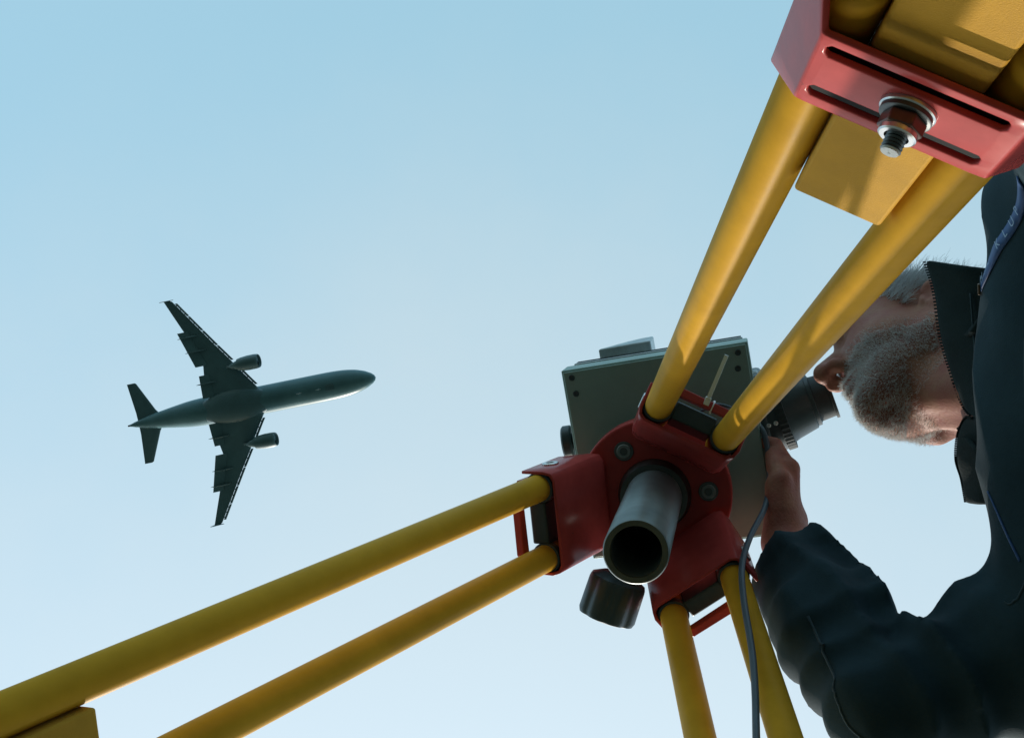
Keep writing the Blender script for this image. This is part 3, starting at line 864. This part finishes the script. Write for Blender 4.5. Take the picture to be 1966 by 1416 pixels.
# right hand frame: along the hand, across (thumb side), back of the hand
hd_ = np.array([0.06, -0.64, 0.77]); hd_ /= np.linalg.norm(hd_)
hb = np.array([1.0, 0.05, -0.03]); hb -= hd_ * (hb @ hd_); hb /= np.linalg.norm(hb)
ha = np.cross(hb, hd_)            # towards the ground / camera side
WRa = np.array(WR_R)
def hpt(a, c, b): return tuple(WRa + hd_ * a + ha * c + hb * b)
def hand_sdf(P):
    d = cap(P, hpt(0, 0, 0), hpt(0.03, 0, 0.001), 0.024, 0.025)
    for c, a1 in ((-0.030, 0.088), (-0.010, 0.094), (0.010, 0.092), (0.029, 0.086)):
        d = smin(d, cap(P, hpt(0.018, c * 0.55, 0.0), hpt(a1, c, 0.004), 0.0160, 0.0125), 0.010)
    d = smin(d, cap(P, hpt(0.02, 0.016, -0.006), hpt(0.055, 0.034, -0.010), 0.017, 0.014), 0.010)
    for c, a1, l1, l2, l3, r in ((-0.030, 0.088, 0.036, 0.022, 0.018, 0.0082), (-0.010, 0.094, 0.043, 0.028, 0.021, 0.0092), (0.010, 0.092, 0.045, 0.030, 0.022, 0.0094), (0.029, 0.086, 0.040, 0.025, 0.020, 0.0090)):
        p0 = np.array(hpt(a1, c, 0.004))
        d1 = hd_ * 0.88 - hb * 0.42 ; d1 /= np.linalg.norm(d1)
        d2 = hd_ * 0.35 - hb * 0.90 ; d2 /= np.linalg.norm(d2)
        d3 = -hd_ * 0.25 - hb * 0.95; d3 /= np.linalg.norm(d3)
        p1 = p0 + d1 * l1; p2 = p1 + d2 * l2; p3 = p2 + d3 * l3
        d = smin(d, finger(P, [p0, p1, p2, p3], r * 1.12, r * 0.82), 0.005)
    t0 = np.array(hpt(0.030, 0.026, -0.006)); t1 = np.array(hpt(0.060, 0.040, -0.006)); t2 = np.array(hpt(0.084, 0.036, -0.012)); t3 = np.array(hpt(0.106, 0.030, -0.016))
    d = smin(d, finger(P, [t0, t1, t2, t3], 0.0135, 0.0088), 0.006)
    return d
def lhand_sdf(P):
    w = np.array(WR_L); dn = np.array([0.02, -0.02, -1.0]); dn /= np.linalg.norm(dn)
    ac = np.array([1.0, 0, 0.02]); bk = np.cross(dn, ac)
    d = cap(P, w, w + dn * 0.03, 0.024, 0.026)
    for c, r, l in ((-0.028, 0.0085, 0.062), (-0.009, 0.0095, 0.076), (0.010, 0.0095, 0.080), (0.028, 0.009, 0.070)):
        k0 = w + dn * 0.088 + ac * c
        d = smin(d, cap(P, w + dn * 0.02 + ac * c * 0.5, k0, 0.016, 0.0125), 0.010)
        d = smin(d, finger(P, [k0, k0 + dn * l * 0.5 + bk * 0.012, k0 + dn * l * 0.8 + bk * 0.030, k0 + dn * l + bk * 0.050], r * 1.1, r * 0.8), 0.005)
    d = smin(d, finger(P, [w + dn * 0.03 - ac * 0.02, w + dn * 0.062 - ac * 0.044 + bk * 0.01, w + dn * 0.095 - ac * 0.046 + bk * 0.02], 0.013, 0.009), 0.006)
    return d
def body_sdf(P):
    d, Lc = head_sdf(P)
    nk = cap(P, hw_(-0.022, 0, -0.02), NB, 0.056, 0.066)
    d = smin(d, nk, 0.028)
    # throat, tendons and folds of the neck
    d = smin(d, cap(P, hw_(0.030, 0, -0.085), (0.385, -0.125, 1.49), 0.022, 0.020), 0.035)
    for s, o_ in ((-1, 0.0), (1, 0.0)):
        d = smin(d, cap(P, hw_(-0.030, 0.058 * s, -0.030), (0.392, -0.125 - 0.030 * s, 1.485), 0.014, 0.012), 0.03)
    d = smin(d, cap(P, hw_(0.020, -0.034, -0.085), (0.372, -0.088, 1.50), 0.0075, 0.006), 0.018)
    cr = ((P - HCf) @ HMf)
    d = d + 0.0004 * np.sin(cr[..., 0] * 300 + 6 * np.sin(cr[..., 1] * 40)) * np.exp(-((cr[..., 2] + 0.10) / 0.035) ** 2)
    # trunk and arms inside the jacket
    d = smin(d, cap(P, NB, (0.53, -0.12, 1.25), 0.07, 0.10), 0.03)
    d = smin(d, chain(P, [(0.45, -0.12, 1.42), SH_R, EL_R, WR_R], [0.06, 0.055, 0.040, 0.0265]), 0.02)
    d = smin(d, chain(P, [(0.45, -0.12, 1.42), SH_L, EL_L, WR_L], [0.06, 0.055, 0.040, 0.0265]), 0.02)
    d = smin(d, hand_sdf(P), 0.010)
    d = smin(d, lhand_sdf(P), 0.010)
    return d
person = thing('person', 'grey bearded man in a dark jacket bending to the eyepiece beside the tripod', 'person')
bv, bf = surface_nets(body_sdf, (0.08, -0.50, 0.74), (0.66, 0.22, 1.90), 0.0030)
body_o = obj('body', np_mesh('body', bv, bf), 'skin', person, 3.1)

# ---- hair and beard: fine tapered strands rooted on the head
me_b = body_o.data
vn = np.zeros(len(me_b.vertices) * 3, np.float32)
me_b.vertex_normals.foreach_get('vector', vn)
vn = vn.reshape(-1, 3)
hl = (bv - HC) @ HM
nl = vn @ HM
near = (np.abs(hl[:, 0]) < 0.15) & (np.abs(hl[:, 1]) < 0.12) & (hl[:, 2] > -0.13)
F_, L_, U_ = hl[:, 0], hl[:, 1], hl[:, 2]
aL = np.abs(L_)
is_ear = (aL > 0.068) & (U_ < 0.042) & (U_ > -0.045) & (F_ < 0.018) & (F_ > -0.05)
jit = 0.006 * vnoise(hl.astype(np.float32), 3, 6, 120)
hair_m = near & ~is_ear & (F_ > -0.075) & (((U_ > 0.030 + jit) & (F_ < 0.045 - 0.25 * np.maximum(0, 0.06 - U_) + jit)) | ((U_ > 0.085 + jit) & (F_ < 0.070)) | ((F_ < -0.035) & (U_ > -0.03)) | ((aL > 0.055) & (U_ > 0.016 + jit) & (F_ > 0.0) & (F_ < 0.030)))
beard_m = near & (((U_ < -0.040 + 0.35 * (F_ - 0.05) + jit) & (F_ > 0.012 + jit) & (U_ > -0.135))) & ~((U_ > -0.062) & (U_ < -0.055) & (aL < 0.022) & (F_ > 0.092)) & ~((F_ > 0.100) & (U_ > -0.040)) & ~((F_ < 0.045) & (U_ < -0.092 + jit))
brow_m = near & (U_ > 0.040) & (U_ < 0.056) & (F_ > 0.07) & (aL > 0.012) & (aL < 0.05)
def strands(name, mask, count, length, dirfn, r0, material, seg=3):
    ids = np.flatnonzero(mask)
    if len(ids) == 0: return None
    pick = rng.choice(ids, count)
    roots = bv[pick] + rng.normal(size=(count, 3)) * 0.0011
    nrm = vn[pick].astype(float)
    loc = hl[pick]
    d = dirfn(loc, nrm) + rng.normal(size=(count, 3)) * 0.22
    d /= np.linalg.norm(d, axis=1)[:, None]
    ln = length * rng.uniform(0.55, 1.25, count)
    bend = rng.normal(size=(count, 3)) * 0.35
    side = np.cross(d, rng.normal(size=(count, 3))); side /= np.linalg.norm(side, axis=1)[:, None]
    up = np.cross(d, side)
    V_, F2 = [], []
    rings_ = []
    for s in range(seg + 1):
        t = s / seg
        c = roots - nrm * 0.0008 + d * (ln * t)[:, None] + bend * (ln * t * t)[:, None] * 0.5
        rr = r0 * (1 - 0.75 * t)
        for k in range(3):
            a = 2 * math.pi * k / 3
            rings_.append(c + side * (rr * math.cos(a)) + up * (rr * math.sin(a)))
    V_ = np.stack(rings_, 1)                     # count, (seg+1)*3, 3
    base = (np.arange(count) * (seg + 1) * 3)[:, None]
    quads = []
    for s in range(seg):
        for k in range(3):
            k2 = (k + 1) % 3
            quads.append(np.concatenate([base + s * 3 + k, base + s * 3 + k2, base + (s + 1) * 3 + k2, base + (s + 1) * 3 + k], 1))
    F2 = np.concatenate(quads)
    return obj(name, np_mesh(name, V_.reshape(-1, 3), F2), material, person, 3.1)
def hair_dir(loc, n):
    back = -HF[None] * 0.7 - HU[None] * 0.35 + HL[None] * np.sign(loc[:, 1:2]) * 0.15
    return n * 0.75 + back
def beard_dir(loc, n):
    return n * 0.62 - HU[None] * 0.45 + HF[None] * 0.35
tag(strands('hair', hair_m, 9000, 0.024, hair_dir, 0.00034, 'hair'), kind='stuff')
tag(strands('beard', beard_m, 19000, 0.0050, beard_dir, 0.00024, 'beard'), kind='stuff')
fr_m = near & (U_ < -0.026 + 0.35 * (F_ - 0.05) + 1.5 * jit) & (F_ > 0.002 + 1.5 * jit) & (U_ > -0.125) & ~beard_m & ~((F_ > 0.095) & (U_ > -0.040)) & ~is_ear
tag(strands('stubble', fr_m, 3500, 0.0032, beard_dir, 0.00018, 'beard'), kind='stuff')
tag(strands('eyebrow', brow_m, 300, 0.011, lambda l, n: n * 0.6 + HL[None] * np.sign(l[:, 1:2]) * 0.8, 0.0003, 'hair'), kind='stuff')

# ---- jacket
def jacket_sdf(P):
    Q = P.copy(); Q[..., 1] = (Q[..., 1] + 0.12) * 0.70
    d = chain(Q, [(0.66, 0, 0.93), (0.585, 0, 1.15), (0.505, 0, 1.36)], [0.155, 0.160, 0.150], 0.05)
    d = smin(d, cap(P, (0.45, -0.12, 1.44), (0.43, -0.12, 1.50), 0.105, 0.085), 0.06)
    d = smin(d, cap(P, (0.435, -0.31, 1.375), (0.425, 0.035, 1.375), 0.092, 0.092), 0.05)
    # arms
    def arm(S_, E_, W_, r):
        S0, E0, W0 = np.array(S_), np.array(E_), np.array(W_)
        a = chain(P, [S_, tuple(S0 + (E0 - S0) * 0.55), E_], [r[0], r[0] * 0.82, r[1]], 0.02)
        b = chain(P, [E_, tuple(E0 + (W0 - E0) * 0.42), W_], [r[1], r[1] * 1.08, r[2]], 0.02)
        return smin(a, b, 0.007)
    ar = arm(SH_R, EL_R, tuple(np.array(WR_R) * 0.96 + np.array(EL_R) * 0.04), (0.084, 0.052, 0.044))
    al = arm(SH_L, EL_L, WR_L, (0.082, 0.062, 0.046))
    # sleeve folds: rings of cloth bunched along the arm, strongest round the elbow
    ua = np.array(EL_R) - np.array(SH_R); ula = np.linalg.norm(ua); ua /= ula
    s1 = ((P - A3(*SH_R)) @ A3(*ua)) / ula
    fa = np.array(WR_R) - np.array(EL_R); fla = np.linalg.norm(fa); fa /= fla
    s2 = ((P - A3(*EL_R)) @ A3(*fa)) / fla
    w1 = np.exp(-((s1 - 0.72) / 0.34) ** 2)
    w2 = np.exp(-((s2 - 0.22) / 0.26) ** 2)
    nz = vnoise(P, 11, 6, 32)
    ph1 = s1 * 33 + 2.6 * nz
    ph2 = s2 * 36 + 2.4 * nz
    ar = ar - 0.0085 * w1 * (1.0 - 2.0 * np.abs(np.sin(ph1 * 0.5))) - 0.0040 * w2 * (1.0 - 2.0 * np.abs(np.sin(ph2 * 0.5))) - 0.004 * nz - 0.0030 * np.exp(-((s2 - 0.80) / 0.045) ** 4)
    d = smin(d, ar, 0.045)
    d = smin(d, al, 0.045)
    d = d - 0.0085 * (1.0 - 2.2 * np.abs(vnoise(P, 5, 8, 26))) - 0.0022 * vnoise(P, 8, 8, 75)
    # cut open at cuffs, neck and hem
    cw = np.array(WR_R) - fa * 0.038
    d = smax(d, ((P - A3(*cw)) @ A3(*fa)) * 1.0 - 0.0 + 1e3 * (s2 < 0.3) * -1.0 if False else np.where(s2 > 0.5, ((P - A3(*cw)) @ A3(*fa)), -1.0).astype(np.float32), 0.003)
    d = smax(d, 0.86 - P[..., 2], 0.004)
    return d
jv, jf = surface_nets(jacket_sdf, (0.08, -0.52, 0.82), (0.90, 0.26, 1.66), 0.0055)
jacket = obj('jacket', np_mesh('jacket', jv, jf), 'jacket', person, 3.1)
sm = jacket.modifiers.new('smooth', 'SMOOTH'); sm.factor = 0.5; sm.iterations = 2

# ---- open collar wings (front), zip edges
def patch(name, edge, base, n=18, m=8, bulge=0.012, nrm=(-0.3, 0, -1)):
    E_ = catmull(edge, 6); B_ = catmull(base, 6)
    def samp(C, u):
        x = u * (len(C) - 1); i = min(int(x), len(C) - 2); return C[i].lerp(C[i + 1], x - i)
    v, f = [], []
    nv = Vector(nrm).normalized()
    for i in range(n + 1):
        for j in range(m + 1):
            u, w = i / n, j / m
            p = samp(E_, u).lerp(samp(B_, u), w)
            p = p + nv * (bulge * math.sin(math.pi * w) * (0.6 + 0.4 * math.sin(5 * u + 2 * w)))
            v.append(p)
    for i in range(n):
        for j in range(m):
            f.append((i * (m + 1) + j, (i + 1) * (m + 1) + j, (i + 1) * (m + 1) + j + 1, i * (m + 1) + j + 1))
    return pydata(name, v, f)
lw_e = [(0.302, -0.2585, 1.548), (0.311, -0.224, 1.552), (0.3155, -0.180, 1.553), (0.324, -0.141, 1.548), (0.334, -0.104, 1.530), (0.341, -0.096, 1.490)]
lw_b = [(0.372, -0.245, 1.500), (0.388, -0.222, 1.478), (0.384, -0.185, 1.462), (0.375, -0.150, 1.450), (0.366, -0.115, 1.436), (0.360, -0.098, 1.432)]
rw_e = [(0.336, 0.0015, 1.548), (0.333, -0.024, 1.552), (0.328, -0.046, 1.552), (0.330, -0.074, 1.545), (0.336, -0.094, 1.525), (0.341, -0.094, 1.490)]
rw_b = [(0.362, -0.006, 1.515), (0.376, -0.026, 1.490), (0.380, -0.050, 1.468), (0.372, -0.070, 1.450), (0.366, -0.085, 1.440), (0.360, -0.094, 1.432)]
for e_, b_, s in ((lw_e, lw_b, 1), (rw_e, rw_b, -1)):
    cw_ = obj('collar_wing', patch('collar_wing', e_, b_), 'collar', jacket, 3.1)
    sm = cw_.modifiers.new('solid', 'SOLIDIFY'); sm.thickness = 0.0055; sm.offset = 0
    ss = cw_.modifiers.new('sub', 'SUBSURF'); ss.levels = 1; ss.render_levels = 1
    # zip teeth along the free edge
    path = catmull(e_, 12)
    bm = bmesh.new()
    for i in range(1, len(path) - 6):
        p = path[i]
        r_ = bmesh.ops.create_cube(bm, size=1.0, matrix=Matrix.Translation(p + Vector((-0.0012, 0, 0.0))) @ Matrix.Diagonal((0.0028, 0.0016, 0.0028, 1)))
    tag(obj('zip_teeth', from_bm('zip_teeth', bm), 'collar', jacket, 0.5), kind='stuff')
    pip = catmull([Vector(a).lerp(Vector(b), 0.45) + Vector((-0.006, 0, -0.0150)) for a, b in list(zip(e_, b_))[1:]], 8)
    obj('piping', sweep('piping', pip, 0.0011, 8), 'yoke', jacket, 3.1)
# collar ring round the back of the neck
ring_pts, ring_b = [], []
for k in range(13):
    a = math.radians(-150 + 300 * k / 12)
    ring_pts.append((0.402 + 0.082 * math.cos(a), -0.125 + 0.092 * math.sin(a), 1.575 + 0.02 * math.cos(a)))
    ring_b.append((0.425 + 0.100 * math.cos(a), -0.125 + 0.120 * math.sin(a), 1.495 + 0.01 * math.cos(a)))
cr_ = obj('collar_stand', patch('collar_stand', ring_pts, ring_b, 36, 6, 0.004, (0, 0, -1)), 'collar', jacket, 3.1)
sm = cr_.modifiers.new('solid', 'SOLIDIFY'); sm.thickness = 0.005; sm.offset = 0
# zip slider and pull
zs = obj('zip_slider', boxmesh('zip_slider', (0.3555, -0.0945, 1.432), (0, 1, 0), (0.35, 0, 0.94), (-0.94, 0, 0.35), -0.004, 0.004, -0.006, 0.006, -0.001, 0.004), 'zip', jacket); bevel(zs, 0.001)
zp = obj('zip_pull', sweep('zip_pull', [(0.352, -0.094, 1.428), (0.349, -0.086, 1.424), (0.348, -0.078, 1.423)], 0, rect=(0.003, 0.001), up=(-0.9, 0, 0.4)), 'zip', jacket, 0.5)

# ---- surface-following strips on the chest: blue lettered tape, yoke cloth
dg = bpy.context.evaluated_depsgraph_get()
from mathutils.bvhtree import BVHTree
jb = BVHTree.FromPolygons([Vector(x) for x in jv], [tuple(map(int, q)) for q in jf])
def on_jacket(p, off=0.0015):
    loc, nr, i, d = jb.find_nearest(Vector(p))
    return loc + nr * off, nr
def strip_on(name, pts, width, off, material, parent, n=10):
    C_ = catmull(pts, n)
    v, f = [], []
    for i, p in enumerate(C_):
        q, nr = on_jacket(p, 0)
        t = (C_[min(i + 1, len(C_) - 1)] - C_[max(i - 1, 0)]).normalized()
        s_ = nr.cross(t).normalized()
        for k in (-1, 0, 1):
            a, nn = on_jacket(q + s_ * (k * width), off + (0.0006 if k == 0 else 0))
            v.append(a)
    for i in range(len(C_) - 1):
        for k in range(2):
            f.append((i * 3 + k, i * 3 + k + 1, i * 3 + 4 + k, i * 3 + 3 + k))
    o = obj(name, pydata(name, v, f), material, parent, 3.1)
    s_ = o.modifiers.new('solid', 'SOLIDIFY'); s_.thickness = 0.0012; s_.offset = 1
    return o, C_
def chest(y, z):
    loc, nr, i_, d_ = jb.ray_cast(Vector((0.0, y, z)), Vector((1, 0, 0)))
    return loc
tp1 = [chest(y, z) for y, z in ((-0.236, 1.385), (-0.246, 1.372), (-0.264, 1.350), (-0.284, 1.325), (-0.306, 1.300), (-0.328, 1.275))]
tape, tc_ = strip_on('lettered_tape', tp1, 0.0062, 0.0016, 'tape', jacket)
tape['label'] = 'blue tape with pale lettering on the chest seam'
tp2 = [chest(-0.050, 1.355), chest(-0.032, 1.340), chest(-0.016, 1.330), chest(0.006, 1.318)]
strip_on('blue_tape', tp2, 0.0018, 0.0008, 'tape', jacket)
for sp_ in (((0.152, 0.062, 1.38), (0.150, 0.085, 1.34), (0.153, 0.108, 1.31), (0.166, 0.135, 1.30), (0.182, 0.155, 1.30), (0.205, 0.168, 1.30)),
            ((0.366, -0.300, 1.30), (0.372, -0.220, 1.31), (0.374, -0.150, 1.315), (0.374, -0.080, 1.315), (0.368, -0.020, 1.31), (0.352, 0.030, 1.32), (0.362, 0.080, 1.36))):
    strip_on('seam', sp_, 0.0013, 0.0006, 'yoke', jacket)
# letters, one flat mesh each laid on the tape
def letter_mesh(ch, size):
    cu = bpy.data.curves.new('letter', 'FONT'); cu.body = ch; cu.size = size; cu.extrude = 0.0; cu.align_x = 'CENTER'; cu.align_y = 'CENTER'
    to = bpy.data.objects.new('letter_tmp', cu); COL.objects.link(to)
    dgx = bpy.context.evaluated_depsgraph_get(); dgx.update()
    me = bpy.data.meshes.new_from_object(to.evaluated_get(dgx))
    bpy.data.objects.remove(to); bpy.data.curves.remove(cu)
    return me
TXT = 'H.- KLUP'
for i, ch in enumerate(TXT):
    if ch == ' ': continue
    u = 0.16 + 0.62 * i / (len(TXT) - 1)
    x = u * (len(tc_) - 1); k = int(x)
    p = tc_[k].lerp(tc_[min(k + 1, len(tc_) - 1)], x - k)
    q, nr = on_jacket(p, 0.0038)
    t = (tc_[min(k + 2, len(tc_) - 1)] - tc_[max(k - 1, 0)]).normalized()
    t = (t - nr * t.dot(nr)).normalized(); s_ = nr.cross(t).normalized()
    me = letter_mesh(ch, 0.0118)
    MM = Matrix.Identity(4)
    for r in range(3):
        MM[r][0] = t[r]; MM[r][1] = s_[r]; MM[r][2] = nr[r]; MM[r][3] = q[r]
    me.transform(MM)
    obj('letter', me, 'letter', jacket, 0)
q, nr = on_jacket((0.334, -0.232, 1.39), 0.002)
tb_ = obj('leather_tab', boxmesh('leather_tab', q, Y, nr.cross(Y).normalized(), nr, -0.005, 0.005, -0.010, 0.010, -0.001, 0.0015), 'leather', jacket); bevel(tb_, 0.001)
# cuff band
fa_ = Vector(WR_R) - Vector(EL_R); fa_.normalize()
# ---- trousers and shoes (below the frame)
def trouser_sdf(P):
    Q = P.copy(); Q[..., 1] = (Q[..., 1] + 0.12) * 0.72
    d = cap(Q, (0.67, 0, 0.97), (0.68, 0, 0.86), 0.135, 0.135)
    for s in (-1, 1):
        d = smin(d, chain(P, [(0.68, -0.12 + 0.09 * s, 0.85), (0.66, -0.12 + 0.11 * s, 0.48), (0.70, -0.12 + 0.12 * s, 0.10)], [0.095, 0.070, 0.062], 0.02), 0.03)
    d = smax(d, 0.05 - P[..., 2], 0.004)
    return d - 0.004 * vnoise(P, 21, 7, 24)
tv_, tf_ = surface_nets(trouser_sdf, (0.45, -0.42, 0.02), (0.92, 0.20, 1.14), 0.011)
obj('trousers', np_mesh('trousers', tv_, tf_), 'trouser', person, 3.1)
for s in (-1, 1):
    yc = -0.12 + 0.12 * s
    def shoe_sdf(P, yc=yc):
        d = smin(cap(P, (0.72, yc, 0.05), (0.56, yc, 0.035), 0.046, 0.036), cap(P, (0.71, yc, 0.05), (0.705, yc, 0.11), 0.046, 0.045), 0.03)
        return smax(d, 0.001 - P[..., 2], 0.004)
    sv, sf = surface_nets(shoe_sdf, (0.48, yc - 0.08, -0.01), (0.80, yc + 0.08, 0.18), 0.009)
    obj('shoe', np_mesh('shoe', sv, sf), 'shoe', person, 3.1)
